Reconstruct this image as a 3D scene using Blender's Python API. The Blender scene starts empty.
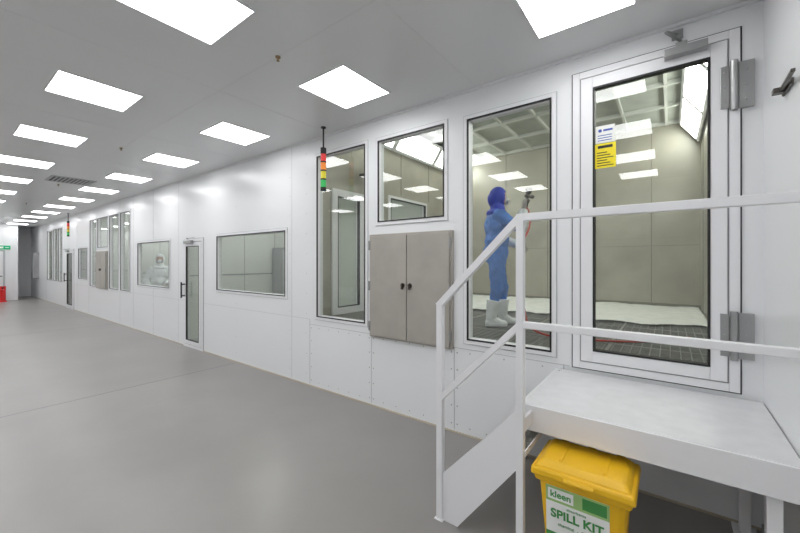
import bpy, bmesh, math, random
from mathutils import Vector, Matrix
random.seed(3)
S=bpy.context.scene
try:
    S.view_settings.view_transform='Standard'
except Exception: pass

# ---------------------------------------------------------------- materials
def mat(name,col,rough=0.5,metal=0.0,var=0.0,vscale=3.0,bump=0.0,bscale=40.0,emit=None,estr=0.0,coat=0.0,spec=0.5):
    m=bpy.data.materials.new(name); m.use_nodes=True
    nt=m.node_tree; b=nt.nodes['Principled BSDF']
    b.inputs['Base Color'].default_value=(*col,1); b.inputs['Roughness'].default_value=rough
    b.inputs['Metallic'].default_value=metal
    b.inputs['Coat Weight'].default_value=coat; b.inputs['Coat Roughness'].default_value=0.12
    b.inputs['Specular IOR Level'].default_value=spec
    tc=nt.nodes.new('ShaderNodeTexCoord')
    if var>0:
        n=nt.nodes.new('ShaderNodeTexNoise'); n.inputs['Scale'].default_value=vscale; n.inputs['Detail'].default_value=6
        nt.links.new(tc.outputs['Object'],n.inputs['Vector'])
        r=nt.nodes.new('ShaderNodeValToRGB')
        r.color_ramp.elements[0].position=0.3; r.color_ramp.elements[1].position=0.7
        r.color_ramp.elements[0].color=(*[c*(1-var) for c in col],1)
        r.color_ramp.elements[1].color=(*[min(1,c*(1+var)) for c in col],1)
        nt.links.new(n.outputs['Fac'],r.inputs['Fac']); nt.links.new(r.outputs['Color'],b.inputs['Base Color'])
    if bump>0:
        n2=nt.nodes.new('ShaderNodeTexNoise'); n2.inputs['Scale'].default_value=bscale; n2.inputs['Detail'].default_value=4
        nt.links.new(tc.outputs['Object'],n2.inputs['Vector'])
        bp=nt.nodes.new('ShaderNodeBump'); bp.inputs['Strength'].default_value=bump; bp.inputs['Distance'].default_value=0.02
        nt.links.new(n2.outputs['Fac'],bp.inputs['Height']); nt.links.new(bp.outputs['Normal'],b.inputs['Normal'])
    if emit:
        b.inputs['Emission Color'].default_value=(*emit,1); b.inputs['Emission Strength'].default_value=estr
    return m

M_wall=mat('white_wall_panel',(0.80,0.81,0.82),0.28,var=0.012,vscale=0.8,bump=0.05,bscale=1.3)
M_wallB=mat('white_paint_plain',(0.80,0.81,0.82),0.5,var=0.02,vscale=1)
M_ceil=mat('ceiling_panel_grey',(0.72,0.725,0.73),0.30,var=0.015,vscale=0.7,bump=0.05,bscale=1.0)
M_floor=mat('grey_epoxy_floor',(0.270,0.257,0.246),0.31,var=0.08,vscale=0.9,bump=0.04,bscale=5,spec=0.5)
M_white=mat('white_powder_coat',(0.80,0.80,0.815),0.35,var=0.01,vscale=4)
M_deck=mat('white_deck',(0.74,0.74,0.755),0.4,var=0.04,vscale=12,bump=0.1,bscale=90)
M_black=mat('black_rubber',(0.012,0.012,0.013),0.5,var=0.1)
M_grey=mat('grey_seam',(0.33,0.33,0.34),0.5,var=0.05)
M_lgrey=mat('light_seam',(0.48,0.49,0.50),0.5,var=0.03)
M_steel=mat('beige_grey_steel',(0.40,0.375,0.335),0.45,metal=0.15,var=0.06,vscale=5)
M_hinge=mat('hinge_metal',(0.38,0.38,0.38),0.35,metal=0.8,var=0.05)
M_beige=mat('booth_wall_beige',(0.385,0.365,0.30),0.32,var=0.14,vscale=1.6)
M_beigeseam=mat('booth_seam',(0.20,0.19,0.155),0.5,var=0.05)
M_bceil=mat('booth_ceiling_filter',(0.44,0.46,0.41),0.7,var=0.08,vscale=5)
M_grate=mat('galvanised_grating',(0.36,0.36,0.34),0.45,metal=0.3,var=0.1,vscale=8)
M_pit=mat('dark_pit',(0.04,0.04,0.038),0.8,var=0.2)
M_paper=mat('white_masking_paper',(0.80,0.81,0.78),0.7,var=0.08,vscale=6,bump=0.6,bscale=5)
M_yellow=mat('yellow_plastic',(0.86,0.50,0.012),0.38,var=0.04,vscale=5,bump=0.04,bscale=60)
M_green=mat('label_green',(0.06,0.28,0.07),0.5,var=0.03)
M_lgreen=mat('label_light_green',(0.35,0.55,0.20),0.5,var=0.06)
M_label=mat('label_white',(0.85,0.86,0.83),0.45,var=0.02)
M_signy=mat('sign_yellow',(0.9,0.74,0.01),0.5,var=0.02)
M_signb=mat('sign_blue',(0.05,0.1,0.45),0.5,var=0.02)
M_blue=mat('blue_coverall',(0.075,0.21,0.60),0.75,var=0.2,vscale=7,bump=0.5,bscale=14)
M_hood=mat('blue_hood',(0.02,0.05,0.50),0.7,var=0.2,vscale=12,bump=0.4,bscale=25)
M_wcloth=mat('white_cover_cloth',(0.80,0.82,0.84),0.7,var=0.05,vscale=9,bump=0.5,bscale=18)
M_skin=mat('skin',(0.60,0.36,0.26),0.5,var=0.06,vscale=20)
M_glove=mat('grey_nitrile_glove',(0.32,0.29,0.27),0.45,var=0.06,vscale=20)
M_gun=mat('spray_gun_metal',(0.09,0.08,0.07),0.3,metal=0.6,var=0.1)
M_redhose=mat('red_hose',(0.50,0.03,0.02),0.4,var=0.1)
M_red=mat('red_paint',(0.65,0.02,0.02),0.35,var=0.05)
M_sealant=mat('tan_sealant',(0.50,0.44,0.35),0.6,var=0.15,vscale=2)
M_light=mat('panel_diffuser',(0.9,0.9,0.9),0.5,emit=(0.985,0.99,1.0),estr=8.9)
M_blight=mat('booth_light_diffuser',(0.9,0.9,0.9),0.5,emit=(0.98,1.0,0.95),estr=13.5)
M_blight2=mat('rear_room_diffuser',(0.9,0.9,0.9),0.5,emit=(0.97,1.0,0.97),estr=12.0)
def sig(n,c): return mat(n,c,0.3,emit=c,estr=0.2)
M_sr=sig('signal_red',(0.75,0.02,0.02)); M_sa=sig('signal_amber',(0.85,0.25,0.02)); M_sy=sig('signal_yellow',(0.70,0.60,0.03)); M_sg=sig('signal_green',(0.03,0.45,0.1))
M_exit=mat('exit_green',(0.0,0.28,0.12),0.4,emit=(0.0,0.4,0.15),estr=0.4)
M_brass=mat('brass_head',(0.32,0.22,0.12),0.4,metal=0.6,var=0.05)

def glassmat():
    m=bpy.data.materials.new('window_glass'); m.use_nodes=True; nt=m.node_tree; nt.nodes.clear()
    o=nt.nodes.new('ShaderNodeOutputMaterial'); mx=nt.nodes.new('ShaderNodeMixShader')
    t=nt.nodes.new('ShaderNodeBsdfTransparent'); t.inputs[0].default_value=(0.95,0.965,0.95,1)
    g=nt.nodes.new('ShaderNodeBsdfGlossy'); g.inputs['Roughness'].default_value=0.01
    # symmetric Schlick reflectance of a two-surface pane
    f=nt.nodes.new('ShaderNodeLayerWeight'); f.inputs['Blend'].default_value=0.5
    p=nt.nodes.new('ShaderNodeMath'); p.operation='POWER'; p.inputs[1].default_value=4.5
    mu=nt.nodes.new('ShaderNodeMath'); mu.operation='MULTIPLY_ADD'; mu.inputs[1].default_value=0.7; mu.inputs[2].default_value=0.055; mu.use_clamp=True
    nt.links.new(f.outputs['Facing'],p.inputs[0]); nt.links.new(p.outputs[0],mu.inputs[0]); nt.links.new(mu.outputs[0],mx.inputs[0])
    nt.links.new(t.outputs[0],mx.inputs[1]); nt.links.new(g.outputs[0],mx.inputs[2]); nt.links.new(mx.outputs[0],o.inputs[0])
    return m
M_glass=glassmat()

# ---------------------------------------------------------------- builders
class B:
    def __init__(s): s.bm=bmesh.new()
    def box(s,x0,x1,y0,y1,z0,z1,mi=0):
        xs=sorted((x0,x1)); ys=sorted((y0,y1)); zs=sorted((z0,z1))
        v=[s.bm.verts.new((x,y,z)) for x in xs for y in ys for z in zs]
        for f in ((0,1,3,2),(4,6,7,5),(0,4,5,1),(2,3,7,6),(0,2,6,4),(1,5,7,3)):
            fc=s.bm.faces.new([v[i] for i in f]); fc.material_index=mi
        return s
    def ring(s,x0,x1,z0,z1,w,y0,y1,mi=0):
        s.box(x0,x0+w,y0,y1,z0,z1,mi); s.box(x1-w,x1,y0,y1,z0,z1,mi)
        s.box(x0+w,x1-w,y0,y1,z1-w,z1,mi); s.box(x0+w,x1-w,y0,y1,z0,z0+w,mi); return s
    def cyl(s,p0,p1,r0,r1=None,seg=16,mi=0):
        r1=r0 if r1 is None else r1
        p0=Vector(p0);p1=Vector(p1); d=p1-p0
        q=d.to_track_quat('Z','Y').to_matrix().to_4x4()
        r=bmesh.ops.create_cone(s.bm,cap_ends=True,segments=seg,radius1=r0,radius2=max(r1,1e-4),depth=d.length,matrix=Matrix.Translation((p0+p1)/2)@q)
        for f in {f for v in r['verts'] for f in v.link_faces}: f.material_index=mi
        return s
    def ell(s,c,r,u=20,v=12,rot=None,mi=0):
        if not hasattr(r,'__len__'): r=(r,r,r)
        m=Matrix.Translation(c)@(rot if rot else Matrix())@Matrix.Diagonal((*r,1))
        q=bmesh.ops.create_uvsphere(s.bm,u_segments=u,v_segments=v,radius=1,matrix=m)
        for f in {f for x in q['verts'] for f in x.link_faces}: f.material_index=mi
        return s
    def cap(s,p0,p1,r0,r1=None,seg=14):
        r1=r0 if r1 is None else r1
        s.cyl(p0,p1,r0,r1,seg); s.ell(p0,r0,seg,8); s.ell(p1,r1,seg,8); return s
    def bar(s,p0,p1,w,h,mi=0):
        p0=Vector(p0);p1=Vector(p1);d=p1-p0
        q=d.to_track_quat('X','Z').to_matrix().to_4x4()
        m=Matrix.Translation((p0+p1)/2)@q@Matrix.Diagonal((d.length,w,h,1))
        r=bmesh.ops.create_cube(s.bm,size=1,matrix=m)
        for f in {f for v in r['verts'] for f in v.link_faces}: f.material_index=mi
        return s
    def prism(s,pts,y0,y1,mi=0):
        a=[s.bm.verts.new((x,y0,z)) for x,z in pts]; b=[s.bm.verts.new((x,y1,z)) for x,z in pts]
        n=len(pts); s.bm.faces.new(a); s.bm.faces.new(b[::-1])
        for i in range(n): s.bm.faces.new((a[i],b[i],b[(i+1)%n],a[(i+1)%n]))
        return s
    def done(s,name,mats,parent=None,bevel=0,smooth=False,remesh=0,sm=0,wr=0):
        bmesh.ops.recalc_face_normals(s.bm,faces=s.bm.faces)
        me=bpy.data.meshes.new(name); s.bm.to_mesh(me); s.bm.free()
        if not isinstance(mats,(list,tuple)): mats=[mats]
        for m in mats: me.materials.append(m)
        o=bpy.data.objects.new(name,me); S.collection.objects.link(o)
        if smooth:
            for p in me.polygons: p.use_smooth=True
        if remesh:
            r=o.modifiers.new('r','REMESH'); r.mode='VOXEL'; r.voxel_size=remesh; r.use_smooth_shade=True
            if sm:
                k=o.modifiers.new('s','SMOOTH'); k.iterations=sm; k.factor=0.6
            if wr:
                t=bpy.data.textures.new(name+'_wr','CLOUDS'); t.noise_scale=0.09
                dm=o.modifiers.new('d','DISPLACE'); dm.texture=t; dm.strength=wr; dm.mid_level=0.5
        if bevel:
            bv=o.modifiers.new('b','BEVEL'); bv.width=bevel; bv.segments=2; bv.limit_method='ANGLE'; bv.angle_limit=math.radians(50)
        if parent: par(o,parent)
        return o
def empty(name,loc=(0,0,0)):
    e=bpy.data.objects.new(name,None); e.location=loc; e.empty_display_size=0.1; S.collection.objects.link(e); return e
def par(o,p):
    o.parent=p; o.matrix_parent_inverse=Matrix.Translation(-Vector(p.location))
def text(name,body,size,loc,rot,m,parent,ext=0.0006,bold=0.0):
    c=bpy.data.curves.new(name,'FONT'); c.body=body; c.size=size; c.extrude=ext; c.align_x='CENTER'; c.align_y='CENTER'; c.offset=bold
    c.materials.append(m); o=bpy.data.objects.new(name,c); o.location=loc; o.rotation_euler=rot; S.collection.objects.link(o)
    par(o,parent); return o
def tube(name,pts,r,m,parent=None):
    c=bpy.data.curves.new(name,'CURVE'); c.dimensions='3D'; c.bevel_depth=r; c.bevel_resolution=3; c.use_fill_caps=True
    sp=c.splines.new('NURBS'); sp.points.add(len(pts)-1)
    for i,p in enumerate(pts): sp.points[i].co=(*p,1)
    sp.use_endpoint_u=True; sp.order_u=4; c.materials.append(m)
    o=bpy.data.objects.new(name,c); S.collection.objects.link(o)
    if parent: par(o,parent)
    return o
def wall_open(name,a0,a1,z0,z1,t0,t1,ops,m,axis='x'):
    b=B(); xs=sorted({a0,a1,*[o[0] for o in ops],*[o[1] for o in ops]})
    for i in range(len(xs)-1):
        c=(xs[i]+xs[i+1])/2
        cuts=sorted([(o[2],o[3]) for o in ops if o[0]<c<o[1]]); z=z0
        for lo,hi in cuts+[(z1,z1)]:
            if lo>z+1e-5:
                if axis=='x': b.box(xs[i],xs[i+1],t0,t1,z,lo)
                else: b.box(t0,t1,xs[i],xs[i+1],z,lo)
            z=max(z,hi)
    return b.done(name,m)

H=3.175; XR=0.445; XE=-22.0; YB=-5.4; FL=0.77; BH=4.15; XL=-4.2; BY=5.2
# ---------------------------------------------------------------- shell
B().box(-26,XR,YB,0.08,-0.1,0).done('floor',M_floor)
B().box(-26,XR,YB,0.0,H,H+0.06).done('ceiling',M_ceil)
B().box(XR,XR+0.1,YB,BY+0.1,-0.1,4.4).done('wall_right',M_wall)
B().box(-26,XR,YB-0.1,YB,-0.1,H+0.1).done('wall_rear',M_wallB)
B().box(XE-0.1,XE,YB,-0.63,0,H).done('wall_end',M_wall)
B().box(-24.1,-24,-0.63,0,0,H).box(-24,XE-0.1,-0.68,-0.63,0,H).done('wall_alcove',M_wallB)

wins=[ # x0,x1,z0,z1
 (-1.489,-0.745,0.88,2.91),(-2.563,-1.72,2.03,2.93),(-3.581,-2.742,0.90,2.94),
 (-6.17,-4.23,1.12,2.04),(-9.93,-8.12,1.06,2.04),
 (-11.15,-10.47,0.88,2.85),(-12.05,-11.3,0.88,2.85),(-13.15,-12.2,2.0,2.85),(-13.95,-13.3,0.88,2.85),
 (-15.3,-14.25,1.06,2.04),(-18.2,-17.6,0.88,2.85),(-19.1,-18.35,0.88,2.85),(-20.2,-19.3,0.88,2.85)]
doors=[(-0.594,0.343,0.80,3.03,1),(-7.45,-6.66,0.0,2.03,0),(-16.9,-15.9,0.0,2.03,0)]
hatches=[(-2.651,-1.623,0.78,1.90),(-13.15,-12.2,0.85,1.9)]
ops=[w for w in wins]+[d[:4] for d in doors]
wall_open('wall_main',-26,XR,0,4.25,0,0.08,ops,M_wall)

for i,(x0,x1,z0,z1) in enumerate(wins):
    e=empty('window_%d'%(i+1),((x0+x1)/2,0,(z0+z1)/2))
    B().ring(x0-0.03,x1+0.03,z0-0.03,z1+0.03,0.034,-0.012,0.0).ring(x0,x1,z0,z1,0.02,0.0,0.08).done('frame',M_white,e,0.003)
    B().ring(x0+0.004,x1-0.004,z0+0.004,z1-0.004,0.013,-0.015,0.01).done('gasket',M_black,e)
    B().box(x0+0.015,x1-0.015,0.028,0.030,z0+0.015,z1-0.015).done('glass',M_glass,e)
    B().ring(x0-0.036,x1+0.036,z0-0.036,z1+0.036,0.006,-0.004,0.0).done('outline_strip',M_lgrey,e)  # thin grey strip outlining the window frame

# cladding joints and rivets on the lower wall
b=B()
sx=[-4.9,-3.72,-2.66,-1.62,-0.66]
b.box(-3.72,-0.62,-0.003,0,0.80-0.005,0.80)
for x in sx[1:]: b.box(x-0.004,x+0.004,-0.002,0,0.03,0.8 if x>-3.7 else 0.86)
for x in [-4.1,-7.7,-9.0,-10.25,-11.22,-14.1,-15.5,-17.3,-20.4]:
    b.box(x-0.0025,x+0.0025,-0.002,0,0.03,H)
b.box(-22,-3.72,-0.002,0,0.86,0.863)
b.done('trim_panel_joints',M_lgrey)
b=B()
for i in range(1,4):
    xa,xb=sx[i],sx[i+1]
    for z in (0.08,0.25,0.42,0.59,0.75):
        for x in (xa+0.03,xb-0.03): b.ell((x,-0.001,z),(0.007,0.003,0.007),8,6)
    n=6
    for k in range(1,n): 
        for z in (0.07,0.76): b.ell((xa+(xb-xa)*k/n,-0.001,z),(0.006,0.003,0.006),8,6)
for x in (-4.1,-3.75,-5.5,-7.7,-9,-10.2):
    for k in range(12):
        if not(-6.3<x<-4.15 and 1.0<0.15+k*0.26<2.1): b.ell((x-0.04,-0.001,0.15+k*0.26),(0.005,0.003,0.005),8,6)
b.done('trim_rivets',M_grey)
B().box(-22,XR,-0.010,0,0,0.014).done('baseboard_main',M_sealant)
B().box(XR-0.012,XR,YB,-0.02,0,0.05).done('baseboard_right',M_lgrey)
B().box(-24,XR,-0.02,0,H-0.02,H).done('trim_ceiling_edge',M_white)
# floor joints
b=B()
b.box(-5.5-0.005,-5.5+0.005,YB,-0.05,0,0.0008)
b.box(-11.5-0.005,-11.5+0.005,YB,-0.05,0,0.0008)
b.done('trim_floor_joint',mat('floor_joint',(0.16,0.155,0.145),0.5,var=0.05))
# ceiling joints
b=B()
for y in (-1.37,-2.7,-4.0): b.box(-22,XR,y-0.001,y+0.001,H-0.001,H)
for k in range(12): b.box(0.53-1.92*k-0.001,0.53-1.92*k+0.001,YB,0,H-0.001,H)
b.done('trim_ceiling_joint',mat('ceil_joint',(0.66,0.66,0.66),0.35,var=0.02))

# ---------------------------------------------------------------- ceiling lights
b=B(); b.ring(-0.29,0.29,-0.30,0.30,0.010,0,0.008,0)
b.box(-0.281,0.281,0.002,0.006,-0.291,0.291,1)
bmesh.ops.rotate(b.bm,verts=b.bm.verts,cent=(0,0,0),matrix=Matrix.Rotation(math.radians(-90),3,'X'))
proto=b.done('ceiling_light_panel',[M_white,M_light])
me=proto.data; first=True
zmax=max(v.co.z for v in me.vertices)
for r,y in enumerate((-0.70,-2.05,-3.38,-4.7)):
    for k in range(12):
        x=-0.45-1.912*k
        if x<-21.6: continue
        o=proto if first else bpy.data.objects.new('ceiling_light_panel',me)
        if not first: S.collection.objects.link(o)
        first=False
        o.location=(x,y,H-zmax)
# vent, sprinklers
b=B(); x,y=-9.24,-1.30
b.box(x-0.3,x+0.3,y-0.3,y+0.3,H-0.006,H,1)
b.box(x-0.32,x-0.28,y-0.32,y+0.32,H-0.012,H).box(x+0.28,x+0.32,y-0.32,y+0.32,H-0.012,H).box(x-0.28,x+0.28,y-0.32,y-0.28,H-0.012,H).box(x-0.28,x+0.28,y+0.28,y+0.32,H-0.012,H)
for k in range(9): b.box(x-0.28,x+0.28,y-0.25+k*0.06,y-0.22+k*0.06,H-0.016,H)
b.done('ceiling_vent',[M_lgrey,M_black])
for x in (-2.4,-6.05,-9.9,-13.7):
    b=B().cyl((x,-1.37,H-0.008),(x,-1.37,H-0.001),0.020,0.020).cyl((x,-1.37,H-0.03),(x,-1.37,H-0.008),0.006,0.006).cyl((x,-1.37,H-0.034),(x,-1.37,H-0.03),0.012,0.012)
    b.done('sprinkler_head',M_brass)

# ---------------------------------------------------------------- doors
def glazed_door(idx,x0,x1,z0,z1,fw,st,big):
    e=empty('door_%d'%idx,((x0+x1)/2,0,z0))
    B().ring(x0,x1,z0,z1,fw,-0.018,0.08).done('frame',M_white,e,0.003)
    k=0.008
    B().ring(x0-k,x1+k,z0-(k if big else -0.001),z1+k,k,-0.006,0.0).done('outer_seal',M_black if big else M_grey,e)
    B().ring(x0+fw,x1-fw,z0+fw,z1-fw,0.008,-0.012,0.05).done('seal',M_grey if big else M_black,e)
    g=fw+0.009
    B().ring(x0+g,x1-g,z0+g,z1-g,st,-0.026,0.03).done('leaf',M_white,e,0.003)
    h=g+st
    B().ring(x0+h,x1-h,z0+h,z1-h,0.012,-0.030,0.02 if big else 0.0).done('gasket',M_black,e)
    B().box(x0+h,x1-h,0.0,0.003,z0+h,z1-h).done('glass',M_glass,e)
    return e
d1=glazed_door(1,*doors[0][:4],0.05,0.080,True)
for zc in (2.675,1.15):
    b=B()
    b.box(0.25,0.292,-0.034,-0.026,zc-0.13,zc+0.13).box(0.335,0.405,-0.026,0.0,zc-0.14,zc+0.14)
    b.cyl((0.313,-0.040,zc-0.15),(0.313,-0.040,zc+0.15),0.019)
    for zz in (-0.09,0,0.09):
        b.cyl((0.271,-0.040,zc+zz),(0.271,-0.03,zc+zz),0.007).cyl((0.37,-0.031,zc+zz),(0.37,-0.02,zc+zz),0.008)
    b.done('hinge',M_hinge,d1,0.002)
b=B().box(-0.03,0.19,-0.085,-0.026,2.94,2.99).box(0.03,0.09,-0.075,-0.04,2.99,3.02)
b.bar((0.06,-0.06,3.025),(-0.02,-0.16,3.06),0.02,0.008).bar((-0.02,-0.16,3.065),(0.04,-0.02,3.10),0.02,0.008).box(0.01,0.07,-0.02,0,3.07,3.13)
b.done('closer',M_hinge,d1,0.003)
# door signs
B().box(-0.445,-0.31,-0.006,-0.001,2.29,2.47).done('warning_notice',M_signy,d1)
b=B().box(-0.425,-0.33,-0.0072,-0.006,2.435,2.455)
for k in range(6): b.box(-0.43,-0.325-0.02*(k%3),-0.0072,-0.006,2.305+k*0.019,2.311+k*0.019)
b.done('notice_print',M_black,d1)
B().box(-0.44,-0.315,-0.006,-0.001,2.475,2.60).done('company_notice',M_label,d1)
b=B().cyl((-0.41,-0.006,2.565),(-0.41,-0.0072,2.565),0.012).box(-0.39,-0.33,-0.0072,-0.006,2.558,2.572)
for k in range(3): b.box(-0.425,-0.335,-0.0072,-0.006,2.49+k*0.018,2.495+k*0.018)
b.done('notice_logo',M_signb,d1)

d2=glazed_door(2,*doors[1][:4],0.05,0.075,False)
d3=glazed_door(3,*doors[2][:4],0.05,0.075,False)
for dd,x in ((d2,-7.36),(d3,-16.8)):
    B().cyl((x,-0.09,0.92),(x,-0.09,1.22),0.014).cyl((x,-0.09,0.96),(x,-0.02,0.96),0.012).cyl((x,-0.09,1.18),(x,-0.02,1.18),0.012).done('pull_handle',M_black,dd)
    B().box(x+0.05,x+0.35,-0.08,-0.026,1.94,2.0).bar((x+0.2,-0.05,2.02),(x+0.5,-0.2,2.02),0.02,0.01).bar((x+0.5,-0.2,2.02),(x+0.35,-0.01,2.05),0.02,0.01).done('closer',M_hinge,dd,0.003)

# ---------------------------------------------------------------- hatches
for (x0,x1,z0,z1) in hatches:
    e=empty('pass_through_hatch',((x0+x1)/2,0,z0)); xm=(x0+x1)/2
    B().ring(x0,x1,z0,z1,0.03,-0.04,0).box(x0+0.03,x1-0.03,-0.02,-0.002,z0+0.03,z1-0.03).done('frame',M_steel,e,0.003)
    B().box(x0+0.022,xm-0.004,-0.058,-0.041,z0+0.02,z1-0.02).done('leaf_a',M_steel,e,0.006)
    B().box(xm+0.004,x1-0.022,-0.058,-0.041,z0+0.02,z1-0.02).done('leaf_b',M_steel,e,0.006)
    b=B()
    for s in (-1,1):
        b.cyl((xm+s*0.045,-0.065,(z0+z1)/2+0.02),(xm+s*0.045,-0.058,(z0+z1)/2+0.02),0.026)
        b.box(xm+s*0.045-0.008,xm+s*0.045+0.008,-0.085,-0.065,(z0+z1)/2-0.02,(z0+z1)/2+0.04)
    b.done('latch',M_gun,e,0.002)
    b=B()
    for zz in (z0+0.12,(z0+z1)/2,z1-0.12):
        b.cyl((x0+0.012,-0.058,zz-0.05),(x0+0.012,-0.058,zz+0.05),0.011).cyl((x1-0.012,-0.058,zz-0.05),(x1-0.012,-0.058,zz+0.05),0.011)
    b.done('hinges',M_hinge,e)

# ---------------------------------------------------------------- signal towers
def tower(x,y):
    e=empty('signal_tower_light',(x,y,H))
    B().cyl((x,y,2.92),(x,y,H-0.001),0.009).cyl((x,y,H-0.012),(x,y,H-0.001),0.03).cyl((x,y,2.86),(x,y,2.93),0.033).cyl((x,y,2.43),(x,y,2.455),0.033).done('stem',M_black,e)
    z=2.86
    for nm,m in (('lamp_red',M_sr),('lamp_amber',M_sa),('lamp_yellow',M_sy),('lamp_green',M_sg)):
        B().cyl((x,y,z-0.088),(x,y,z-0.002),0.031,seg=24).done(nm,m,e)
        B().cyl((x,y,z-0.1),(x,y,z-0.086),0.033,seg=24).done('collar',M_black,e); z-=0.101
tower(-3.23,-0.2); tower(-15.6,-0.2)

# ---------------------------------------------------------------- spray booth
wall_open('wall_booth_left',0.08,BY,FL-0.2,BH,XL-0.08,XL,[(0.80,1.52,FL,2.75),(2.2,3.5,1.6,2.85)],M_beige,'y')
B().box(XL-0.08,XR,BY,BY+0.08,FL-0.2,BH+0.1).done('wall_booth_back',M_beige)
B().box(XR-0.01,XR,0.08,BY,FL-0.2,BH).done('wall_booth_right',M_beige)
B().box(XL-0.08,XR,0.08,BY,BH,BH+0.06).done('ceiling_booth',M_bceil)
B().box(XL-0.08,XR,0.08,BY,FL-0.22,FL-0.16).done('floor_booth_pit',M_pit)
b=B()
for k in range(6):
    x=XR-0.72-k*0.93; 
    if x>XL: b.box(x-0.006,x+0.006,BY-0.006,BY,FL,BH)
b.box(XL,XR,BY-0.004,BY,1.9,1.906)
b.box(XL,XR,BY-0.012,BY,FL,FL+0.07)
for k in range(5):
    b.box(XL,XL+0.006,0.6+k*1.0,0.612+k*1.0,2.9,BH)
    b.box(XR-0.016,XR-0.01,0.6+k*1.0,0.612+k*1.0,FL,BH)
b.done('trim_booth_joints',M_beigeseam)
# ceiling frame grid
b=B()
for k in range(7): b.box(XL+0.55+k*0.6-0.02,XL+0.55+k*0.6+0.02,0.08,BY,BH-0.05,BH)
for k in range(6): b.box(XL,XR,0.6+k*0.9-0.025,0.6+k*0.9+0.025,BH-0.06,BH)
b.done('trim_booth_ceiling_grid',mat('grid_alu',(0.60,0.615,0.57),0.4,metal=0.1,var=0.04))
# slanted lights along both sides
def slant(x0,z0,x1,z1,y0,y1,nm):
    e=empty(nm,((x0+x1)/2,(y0+y1)/2,z0))
    n=max(1,round((y1-y0)/1.35)); L=(y1-y0)/n
    d=Vector((x1-x0,0,z1-z0)).normalized(); nn=Vector((d.z,0,-d.x))
    if nn.z>0: nn=-nn
    for k in range(n):
        ya=y0+k*L+0.05; yb=y0+(k+1)*L-0.05
        def quadbox(a,bb,o0,o1,nm2,m,yy0,yy1):
            q=B(); p=[]
            for yy in (yy0,yy1):
                for t,o in ((a,o0),(bb,o0),(bb,o1),(a,o1)):
                    v=Vector((x0,yy,z0))+d*t+nn*o; p.append(q.bm.verts.new(v))
            for f in ((0,1,2,3),(7,6,5,4),(0,4,5,1),(1,5,6,2),(2,6,7,3),(3,7,4,0)): q.bm.faces.new([p[i] for i in f])
            q.done(nm2,m,e)
        Lg=(Vector((x1,0,z1))-Vector((x0,0,z0))).length
        quadbox(0,Lg,0,0.02,'housing',M_white,ya-0.045,yb+0.045)
        quadbox(0.06,Lg-0.06,0.02,0.026,'diffuser',M_blight,ya+0.02,yb-0.02)
slant(XR-0.03,3.70,XR-0.30,4.08,0.9,5.1,'booth_light_box')
slant(XL+0.02,3.70,XL+0.28,4.08,0.9,5.1,'booth_light_box')
# grating
b=B()
y=0.1
while y<3.6: b.box(XL,XR-0.01,y,y+0.008,FL-0.03,FL); y+=0.05
x=XL
while x<XR-0.02: b.box(x,x+0.008,0.09,3.6,FL-0.03,FL-0.002); x+=0.075
for x in (XL+0.93,XL+1.86,XL+2.79,XL+3.72): b.box(x-0.015,x+0.015,0.09,3.6,FL-0.04,FL+0.001)
for y in (1.2,2.4): b.box(XL,XR-0.01,y-0.015,y+0.015,FL-0.04,FL+0.001)
b.done('floor_grating',M_grate)
# paper sheet
b=B(); nx,ny=60,34; g=[]
for j in range(ny):
    row=[]
    for i in range(nx):
        x=XL+0.02+(XR-XL-0.06)*i/(nx-1); y0=2.75+0.12*math.sin(x*3.1)+0.06*math.sin(x*9)
        yy=y0+(BY-0.02-y0)*j/(ny-1)
        z=FL+0.012+0.018*abs(math.sin(x*5+yy*3)*math.sin(yy*6-x*2))+random.random()*0.012
        row.append(b.bm.verts.new((x,yy,z)))
    g.append(row)
for j in range(ny-1):
    for i in range(nx-1): b.bm.faces.new((g[j][i],g[j][i+1],g[j+1][i+1],g[j+1][i]))
b.done('masking_paper_sheet',M_paper,smooth=True)
B().box(XL,XR-0.01,3.6,BY,FL-0.03,FL).done('floor_booth',M_beige)
# door and window in left booth wall
def yframe(name,y0,y1,z0,z1,w):
    e=empty(name,(XL,(y0+y1)/2,z0))
    def yr(y0,y1,z0,z1,w,xa,xb,nm,m):
        q=B(); q.box(xa,xb,y0,y0+w,z0,z1).box(xa,xb,y1-w,y1,z0,z1).box(xa,xb,y0+w,y1-w,z1-w,z1).box(xa,xb,y0+w,y1-w,z0,z0+w); q.done(nm,m,e)
    yr(y0-0.04,y1+0.04,z0,z1+0.04,w,XL-0.06,XL+0.03,'frame',M_white)
    yr(y0+w-0.04,y1-w+0.04,z0+w,z1+0.04-w,0.012,XL-0.02,XL+0.034,'gasket',M_black)
    B().box(XL-0.04,XL-0.037,y0+w-0.04,y1-w+0.04,z0+w,z1-w+0.04).done('glass',M_glass,e); return e
yframe('door_4',0.84,1.48,FL,2.71,0.11)
yframe('window_14',2.24,3.46,1.6,2.81,0.05)
e=empty('booth_speaker',(-3.9,1.45,3.1))
B().box(-4.0,-3.8,1.35,1.55,2.95,3.18).done('case',M_white,e,0.01)
B().box(-3.98,-3.82,1.34,1.35,2.98,3.15).box(-4.2,-4.0,1.43,1.47,3.05,3.09).done('grille',M_gun,e)

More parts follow.
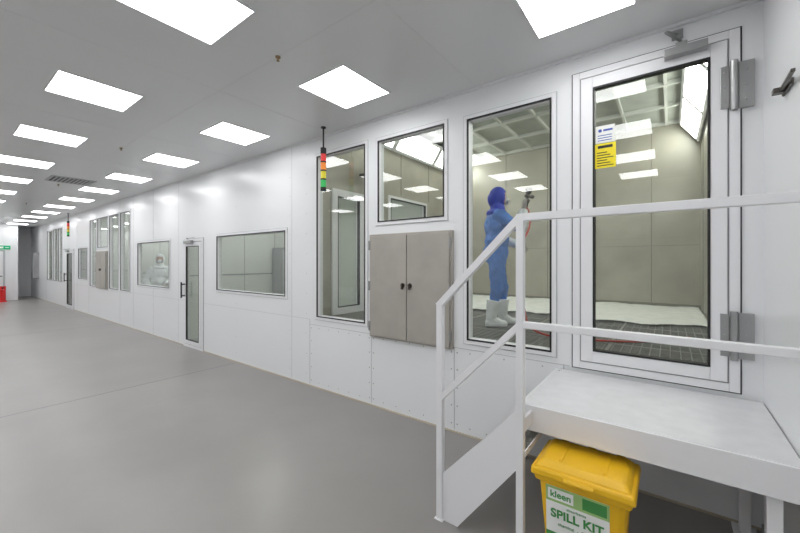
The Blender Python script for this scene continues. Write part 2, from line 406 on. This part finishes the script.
# ---------------------------------------------------------------- rear rooms
M_room=mat('rear_room_wall',(0.62,0.64,0.60),0.45,var=0.03,vscale=1)
M_rfl=mat('rear_room_floor',(0.40,0.41,0.39),0.5,var=0.05)
B().box(-25,XL-0.08,0.08,3.6,-0.1,0).done('floor_rear_rooms',M_rfl)
B().box(-25,XL-0.08,3.6,3.7,-0.1,3.5).done('wall_rear_rooms',M_room)
B().box(-25,XL-0.08,0.08,3.6,3.4,3.46).done('ceiling_rear_rooms',M_room)
b=B()
for x in (-8.0,-10.85,-14.1,-17.45,-21): b.box(x-0.04,x+0.04,0.08,3.6,0,3.4)
b.box(XL-0.1,XL-0.08,0.08,3.6,0,FL-0.2)
b.done('wall_rear_partitions',M_room)
b=B()
for x in (-8.0,-10.85,-14.1,-17.45):
    for y in (0.75,1.5,2.3): b.box(x+0.04,x+0.045,y,y+0.012,0,3.4)
    b.box(x+0.04,x+0.05,0.08,3.6,1.30,1.33)
b.done('trim_rear_partition_joints',M_grey)
for x in (-5.2,-6.9,-9.1,-10.2,-11.8,-13.2,-15.8,-18.5,-19.9):
    q=B(); q.box(x-0.5,x+0.5,1.2,1.9,3.37,3.398,0); q.box(x-0.46,x+0.46,1.24,1.86,3.365,3.37,1); q.done('rear_room_light',[M_white,M_blight2])
def bench(x0,x1,y0,y1):
    e=empty('mixing_bench',((x0+x1)/2,(y0+y1)/2,0))
    b=B().box(x0,x1,y0,y1,0.86,0.90)
    for x in (x0+0.03,x1-0.07):
        for y in (y0+0.03,y1-0.07): b.box(x,x+0.04,y,y+0.04,0,0.86)
    b.box(x0,x1,y1-0.03,y1,0.9,1.9).box(x0,x1,y1-0.3,y1,1.45,1.48)
    b.done('table',M_steel,e)
    b=B()
    for k in range(7):
        x=x0+0.15+k*(x1-x0-0.3)/6
        b.cyl((x,y0+0.2,0.9),(x,y0+0.2,1.08+0.05*(k%3)),0.06)
        b.cyl((x,y1-0.15,1.48),(x,y1-0.15,1.65+0.04*(k%2)),0.055)
    b.done('paint_tins',M_white,e,smooth=False)
bench(-10.7,-9.4,1.6,2.3); bench(-13.6,-12.3,0.9,1.5)
e=empty('equipment_locker',(-7.5,2.5,0))
B().box(-7.90,-7.50,2.2,2.9,0,1.95).done('body',M_grey,e,0.01)
B().box(-7.50,-7.48,2.22,2.54,0.05,1.9).box(-7.50,-7.48,2.56,2.88,0.05,1.9).done('leaves',M_lgrey,e,0.004)
B().box(-7.48,-7.45,2.50,2.52,1.0,1.2).box(-7.48,-7.45,2.58,2.60,1.0,1.2).done('handles',M_black,e)

# ---------------------------------------------------------------- access platform
P=empty('access_platform_stairs',(-0.1,-0.5,0))
YF=-0.87; YR=-1.06; XP=-0.70
B().box(XP,XR-0.005,YF,-0.02,0.745,0.77).done('deck',M_deck,P,0.004)
B().box(XP,XR-0.005,YF-0.012,YF,0.62,0.768).box(XP-0.012,XP,YF,-0.02,0.62,0.768).box(XP,XR-0.005,-0.05,-0.02,0.64,0.745).done('fascia',M_white,P,0.003)
b=B()
for x in (0.33,):
    for y in (YF+0.03,-0.10): b.box(x,x+0.05,y,y+0.05,0,0.745).box(x-0.03,x+0.08,y-0.03,y+0.08,0,0.01)
b.box(XP+0.01,XP+0.06,-0.10,-0.05,0,0.745)
b.box(-0.1,-0.06,YF,-0.05,0.66,0.745)
b.done('legs',M_white,P,0.002)
t=0.02; XA=-1.145; XB=-0.645
b=B()
b.box(XB-t,XB+t,YR-t,YR+t,0,1.86).box(XA-t,XA+t,YR-t,YR+t,0,1.345)
b.box(XB+t,XR-0.01,YR-t,YR+t,1.82,1.86)
b.box(XB+t,XR-0.01,YR-t,YR+t,1.245,1.28)
b.bar((XA-0.012,YR,1.325),(XB-0.005,YR,1.838),0.04,0.04)
b.bar((XA,YR,0.75),(XB,YR,1.262),0.035,0.035)
b.box(XB-0.05,XB+0.05,YR-0.05,YR+0.05,0,0.008).box(XA-0.03,XA+0.03,YR-0.03,YR+0.03,0,0.006)
b.box(XB-0.008,XB+0.008,YR+t,YF-0.012,0.66,0.74)
b.done('guard_rail',M_white,P,0.004)
b=B()
pts=[(XB-0.02,0.79),(XA+0.02,0.29),(XA+0.02,0.0),(XA+0.12,0.0),(XB-0.02,0.47)]
b.prism(pts,YR-0.006,YR+0.006)
b.prism(pts,-0.10,-0.088)
b.done('stringers',M_white,P)
b=B(); c=B()
for k,(x,z) in enumerate(((-1.03,0.19),(-0.87,0.385),(-0.71,0.58))):
    x0,x1=x-0.10,x+0.09
    b.box(x0,x1,YR+0.006,YR+0.012,z-0.03,z+0.004).box(x0,x0+0.012,YR+0.012,-0.10,z-0.035,z+0.004).box(x1-0.006,x1,YR+0.012,-0.10,z-0.03,z)
    yy=YR+0.04
    while yy<-0.11: c.box(x0+0.012,x1-0.006,yy,yy+0.004,z-0.025,z); yy+=0.033
    for q in range(5): c.box(x0+0.03+q*0.035,x0+0.033+q*0.035,YR+0.012,-0.10,z-0.02,z-0.002)
b.done('tread_edges',M_white,P); c.done('tread_grating',M_grate,P)

# ---------------------------------------------------------------- spill kit bin
K=empty('spill_kit_bin',(-0.34,-0.93,0))
def frustum(cx,cy,z0,z1,w0,d0,w1,d1):
    q=B(); v=[]
    for z,w,d in ((z0,w0,d0),(z1,w1,d1)):
        v+= [q.bm.verts.new((cx+sx*w/2,cy+sy*d/2,z)) for sx,sy in ((-1,-1),(1,-1),(1,1),(-1,1))]
    for f in ((3,2,1,0),(4,5,6,7),(0,1,5,4),(1,2,6,5),(2,3,7,6),(3,0,4,7)): q.bm.faces.new([v[i] for i in f])
    return q
cx,cy=-0.350,-0.925
ZB=0.500
frustum(cx,cy,0.03,ZB,0.33,0.25,0.40,0.30).done('body',M_yellow,K,0.03)
frustum(cx,cy,ZB-0.03,ZB+0.005,0.425,0.32,0.44,0.33).done('rim',M_yellow,K,0.01)
frustum(cx,cy,ZB+0.002,ZB+0.045,0.465,0.36,0.455,0.35).done('lid_skirt',M_yellow,K,0.012)
frustum(cx,cy,ZB+0.04,ZB+0.075,0.435,0.33,0.38,0.26).done('lid_crown',M_yellow,K,0.014)
frustum(cx,cy-0.175,ZB+0.015,ZB+0.035,0.14,0.05,0.14,0.04).done('lid_grip',M_yellow,K,0.008)
b=B()
b.cyl((cx-0.17,cy+0.185,ZB+0.03),(cx+0.17,cy+0.185,ZB+0.03),0.014)
for x in (cx-0.14,cx,cx+0.14): b.box(x-0.02,x+0.02,cy+0.14,cy+0.2,ZB+0.01,ZB+0.05)
for x in (cx-0.1,cx+0.1): b.box(x-0.008,x+0.008,cy-0.11,cy+0.10,ZB+0.072,ZB+0.080)
b.done('hinge_and_ribs',M_yellow,K,0.004)
b=B()
for x in (cx-0.18,cx+0.18): b.cyl((x-0.02,cy+0.11,0.06),(x+0.02,cy+0.11,0.06),0.06,seg=24)
b.done('wheels',M_black,K)
yfr=lambda z: cy-0.125-0.025*(z-0.03)/(ZB-0.03)
def onfront(u0,u1,z0,z1,off,th,nm,m):
    q=B(); q.box(u0,u1,-th,0,z0,z1)
    for v in q.bm.verts: v.co.y+= yfr(v.co.z)-off
    q.done(nm,m,K)
onfront(cx-0.160,cx+0.125,0.15,0.46,0.0005,0.002,'label',M_label)
onfront(cx-0.160,cx+0.125,0.380,0.46,0.0025,0.0006,'label_band_top',M_lgreen)
onfront(cx-0.150,cx-0.03,0.393,0.448,0.003,0.0006,'label_logo_patch',M_label)
onfront(cx+0.01,cx+0.115,0.393,0.450,0.003,0.0006,'label_logo_green',M_green)
onfront(cx-0.160,cx+0.125,0.15,0.22,0.0025,0.0006,'label_band_bottom',M_green)
rt=(math.radians(90+3.0),0,0)
yf=lambda z: yfr(z)-0.0042
text('label_text_brand','kleen',0.046,(cx-0.09,yf(0.42),0.42),rt,M_green,K,bold=0.001)
text('label_text_large','SPILL KIT',0.060,(cx-0.018,yf(0.32),0.32),rt,M_green,K,bold=0.0018)
text('label_text_small','chemical  -  72 litre',0.022,(cx-0.018,yf(0.27),0.27),rt,M_green,K)
text('label_text_top','absorbents',0.020,(cx-0.018,yf(0.362),0.362),rt,M_green,K)

# bracket on right wall
e=empty('wall_stay_bracket',(XR,-0.6,2.42))
B().box(XR-0.012,XR-0.001,-0.66,-0.50,2.40,2.43).bar((XR-0.02,-0.52,2.42),(XR-0.03,-0.80,2.41),0.015,0.015).box(XR-0.05,XR-0.012,-0.56,-0.52,2.405,2.43).done('arm',M_gun,e,0.003)

# ---------------------------------------------------------------- end of the corridor
e=empty('door_5',(XE,-1.5,0))
b=B().box(XE,XE+0.02,-2.0,-1.94,0,2.1).box(XE,XE+0.02,-1.06,-1.0,0,2.1).box(XE,XE+0.02,-1.94,-1.06,2.04,2.1); b.done('frame',M_lgrey,e)
B().box(XE,XE+0.012,-1.93,-1.07,0.01,2.03).done('leaf',M_white,e)
B().box(XE+0.012,XE+0.06,-1.2,-1.08,1.0,1.03).done('handle',M_black,e)
e=empty('exit_sign',(XE,-1.05,2.2)); B().box(XE,XE+0.03,-1.20,-0.85,2.12,2.28).done('panel',M_exit,e); B().box(XE+0.03,XE+0.032,-1.17,-1.05,2.16,2.24).box(XE+0.03,XE+0.032,-1.0,-0.90,2.19,2.21).done('pictogram',M_label,e)
e=empty('fire_extinguisher_stand',(-21.4,-1.2,0))
b=B()
b.box(-21.55,-21.25,-1.42,-1.02,0,0.05).box(-21.55,-21.52,-1.42,-1.02,0.05,0.62)
for y in (-1.32,-1.12): b.cyl((-21.4,y,0.05),(-21.4,y,0.45),0.085).ell((-21.4,y,0.45),(0.085,0.085,0.06))
b.done('bodies',M_red,e)
b=B()
for y in (-1.32,-1.12): b.cyl((-21.4,y,0.5),(-21.4,y,0.58),0.02).box(-21.4,-21.28,y-0.01,y+0.01,0.56,0.59)
b.done('valves',M_black,e)
e=empty('wall_electrical_cabinet',(-22.1,-0.1,1.2))
B().box(-22.6,-22.0,-0.16,-0.001,0.9,2.0).done('case',M_grey,e,0.005)
B().box(-22.58,-22.02,-0.17,-0.16,0.92,1.98).box(-22.08,-22.05,-0.19,-0.17,1.4,1.5).done('lid',M_lgrey,e,0.003)

# ---------------------------------------------------------------- workers
def hand(W,nm,wr,f,s,n,curl,mat_):
    f=Vector(f).normalized(); n=(Vector(n)-f*Vector(n).dot(f)).normalized(); s_=f.cross(n).normalized()*s
    b=B()
    b.cap(wr-f*0.03,wr+f*0.02,0.030,0.028,10)
    for k in range(4):
        o=s_*(0.030-0.020*k); b.cap(wr+f*0.02+o*0.7,wr+f*0.085+o,0.015,0.013,10)
    for k,(L) in enumerate((0.072,0.082,0.076,0.058)):
        p=wr+f*0.088+s_*(0.031-0.0207*k); a=0.0; r=0.0098
        for j,fr_ in enumerate((0.45,0.3,0.25)):
            a+=curl[j]; dd=f*math.cos(a)+n*math.sin(a); q=p+dd*L*fr_; b.cap(p,q,r,r*0.9,8); p=q; r*=0.9
    p=wr+f*0.025+s_*0.030; q=p+(f*0.5+s_*0.7+n*0.35).normalized()*0.038; b.cap(p,q,0.014,0.012,8)
    q2=q+(f*0.6+n*0.75-s_*0.1).normalized()*0.032; b.cap(q,q2,0.0115,0.0105,8)
    q3=q2+(f*0.5+n*0.6-s_*0.5).normalized()*0.024; b.cap(q2,q3,0.0105,0.009,8)
    b.done(nm,mat_,W,remesh=0.0035,sm=2)
def worker(name,loc,rz,M_body,M_hd,gun=True):
    W=empty(name,(0,0,0))
    def wdone(b,nm,m,**k): return b.done(nm,m,W,**k)
    RE=Vector((0.235,-0.25,1.24)); RW=Vector((0.28,-0.235,1.48))
    LE=Vector((0.10,0.27,1.16)); LW=Vector((0.30,0.14,1.06))
    if not gun: RE=Vector((0.02,-0.27,1.15)); RW=Vector((0.22,-0.22,1.02))
    RK=Vector((-0.02,-0.10,0.50)); RA=Vector((-0.10,-0.11,0.10)); LK=Vector((0.09,0.10,0.50)); LA=Vector((0.10,0.11,0.10))
    b=B()
    b.ell((-0.01,0,1.30),(0.145,0.190,0.21)).ell((0.0,0,1.10),(0.155,0.178,0.19)).ell((-0.015,0,0.95),(0.160,0.187,0.16))
    b.cap((-0.01,-0.15,1.43),(-0.01,0.15,1.43),0.070)
    b.cap((-0.01,0,1.42),(0.01,0,1.54),0.065,0.06)
    b.cap((-0.01,-0.185,1.42),RE,0.080,0.062); b.cap((-0.01,0.185,1.42),LE,0.080,0.062)
    b.cap(RE,RE.lerp(RW,0.6),0.058,0.042); b.cap(LE,LE.lerp(LW,0.6),0.058,0.042)
    for s,K_,A_ in ((-1,RK,RA),(1,LK,LA)):
        b.cap((-0.01,s*0.085,0.92),K_,0.114,0.084); b.cap(K_,A_.lerp(K_,0.45),0.084,0.052)
    wdone(b,'coverall',M_body,remesh=0.011,sm=6,wr=0.030)
    for nm,A_,K_ in (('boot_right',RA,RK),('boot_left',LA,LK)):
        b=B(); top=A_.lerp(K_,0.60)
        b.cyl(A_+Vector((0,0,0.02)),top,0.062,0.092,24)
        b.cap(A_+Vector((-0.02,0,-0.045)),A_+Vector((0.17,-0.0,-0.055)),0.054,0.044)
        b.cap(A_+Vector((0.0,0,0.01)),A_+Vector((0.11,0,-0.045)),0.060,0.044)
        wdone(b,nm,M_wcloth,remesh=0.008,sm=3,wr=0.012)
        B().box(A_.x-0.07,A_.x+0.205,A_.y-0.045,A_.y+0.045,0.0,0.022).done('sole',M_grey,W,0.015)
    for nm,E_,W_ in (('sleeve_right',RE,RW),('sleeve_left',LE,LW)):
        b=B(); b.cyl(E_.lerp(W_,0.0),W_,0.082,0.050,24); wdone(b,nm,M_wcloth,remesh=0.008,sm=3,wr=0.014)
    if gun:
        hand(W,'hand_right',RW+Vector((0.008,0.004,0.03)),(0.15,0.1,1.0),1,(1.0,0.35,-0.1),(1.0,1.0,0.7),M_glove)
    else:
        hand(W,'hand_right',RW+Vector((0.03,0.01,-0.02)),(0.9,0.2,-0.35),1,(0.1,0.2,-1.0),(0.4,0.5,0.4),M_glove)
    hand(W,'hand_left',LW+Vector((0.03,-0.015,-0.01)),(0.9,-0.35,-0.35),-1,(0.1,-0.2,-1.0),(0.9,1.0,0.6),M_glove)
    if gun:
        gx=RW+Vector((0.045,0.018,0.115))
        dr=Vector((0.70,0.71,0.05)).normalized()
        b=B()
        b.cap(gx-dr*0.012+Vector((0,0,-0.075)),gx+Vector((0,0,0.035)),0.015,0.017)
        u=Vector((0,0,0.05))
        b.cyl(gx-dr*0.03+u,gx+dr*0.12+u,0.018).cyl(gx+dr*0.12+u,gx+dr*0.15+u,0.026,0.02)
        b.cyl(gx-dr*0.05+u,gx-dr*0.03+u,0.012).bar(gx+dr*0.045+Vector((0,0,0.045)),gx+dr*0.03+Vector((0,0,-0.04)),0.012,0.006)
        c0=gx+dr*0.04
        b.cyl(c0+Vector((0,0,0.06)),c0+Vector((0,0,0.08)),0.012).cyl(c0+Vector((0,0,0.08)),c0+Vector((0,0,0.14)),0.028,0.043).cyl(c0+Vector((0,0,0.14)),c0+Vector((0,0,0.15)),0.045)
        wdone(b,'spray_gun',M_gun)
        tube('air_hose',[(gx+Vector((-0.01,0,-0.08))),Vector((0.36,-0.27,1.40)),Vector((0.33,-0.33,1.2)),Vector((0.18,-0.31,1.0)),Vector((0.18,-0.28,0.75)),Vector((0.26,-0.27,0.45)),Vector((0.28,-0.3,0.12)),Vector((0.30,-0.5,0.02)),Vector((0.5,-0.85,0.015)),Vector((0.9,-0.9,0.015)),Vector((1.3,-1.0,0.015)),Vector((1.9,-0.7,0.015))],0.011,M_redhose,W)
    HC=Vector((0.03,0,1.665))
    b=B(); b.ell(HC,(0.090,0.074,0.115)).ell(HC+Vector((0.02,0,-0.05)),(0.072,0.060,0.065)).cap(HC+Vector((0.085,0,0.0)),HC+Vector((0.107,0,-0.028)),0.010,0.014)
    b.cap(HC+Vector((-0.02,0,-0.08)),HC+Vector((-0.03,0,-0.16)),0.055,0.058)
    for s in (-1,1): b.ell(HC+Vector((-0.005,s*0.075,-0.005)),(0.022,0.012,0.034))
    b.ell(HC+Vector((0.078,0,-0.062)),(0.016,0.028,0.008))
    wdone(b,'head',M_skin,remesh=0.005,sm=2)
    b=B()
    for s in (-1,1): b.ell(HC+Vector((0.076,s*0.030,0.006)),(0.014,0.016,0.011))
    wdone(b,'eyes',M_label,smooth=True)
    b=B()
    for s in (-1,1): b.ell(HC+Vector((0.089,s*0.030,0.006)),(0.004,0.007,0.007)); b.cap(HC+Vector((0.086,s*0.018,0.028)),HC+Vector((0.078,s*0.048,0.028)),0.004)
    wdone(b,'irises_and_brows',M_black,smooth=True)
    b=B(); b.ell(HC+Vector((0.088,0,-0.045)),(0.042,0.045,0.045))
    wdone(b,'respirator_mask',M_wcloth,smooth=True)
    b=B()
    for s in (-1,1): b.cyl(HC+Vector((0.10,s*0.035,-0.055)),HC+Vector((0.118,s*0.055,-0.062)),0.024)
    wdone(b,'respirator_filters',M_lgrey)
    b=B(); b.ell(HC+Vector((-0.014,0,0.008)),(0.116,0.103,0.137),28,20)
    dele=[f for f in b.bm.faces if (f.calc_center_median()-HC).x>0.055 and abs((f.calc_center_median()-HC).y)<0.075 and (f.calc_center_median()-HC).z<0.075]
    bmesh.ops.delete(b.bm,geom=dele,context='FACES')
    o=wdone(b,'hood',M_hd,smooth=True); sd=o.modifiers.new('so','SOLIDIFY'); sd.thickness=0.008; sd.offset=-1
    b=B(); b.cap(HC+Vector((-0.03,0,-0.08)),HC+Vector((-0.02,0,-0.15)),0.085,0.095).ell(HC+Vector((-0.03,0,-0.20)),(0.13,0.17,0.06)).ell(HC+Vector((-0.08,0,-0.02)),(0.065,0.085,0.1))
    wdone(b,'hood_drape',M_hd,remesh=0.009,sm=4,wr=0.016)
    W.location=loc; W.rotation_euler=(0,0,math.radians(rz))
worker('spray_painter_worker',(-1.80,1.48,FL),34,M_blue,M_hood)
worker('white_suit_worker',(-10.15,0.52,0),-20,M_wcloth,M_wcloth,False)

# ---------------------------------------------------------------- world + camera
w=bpy.data.worlds.new('world'); S.world=w; w.use_nodes=True
w.node_tree.nodes['Background'].inputs[0].default_value=(0.8,0.85,0.9,1); w.node_tree.nodes['Background'].inputs[1].default_value=0.3
cd=bpy.data.cameras.new('camera'); cam=bpy.data.objects.new('camera',cd); S.collection.objects.link(cam)
cam.location=(0,-3,1.6); cam.rotation_euler=(math.radians(90),0,math.radians(37.0))
cd.sensor_width=36; cd.lens=358/800*36; cd.shift_y=-4.5/800; cd.clip_start=0.05; cd.clip_end=100
S.camera=cam
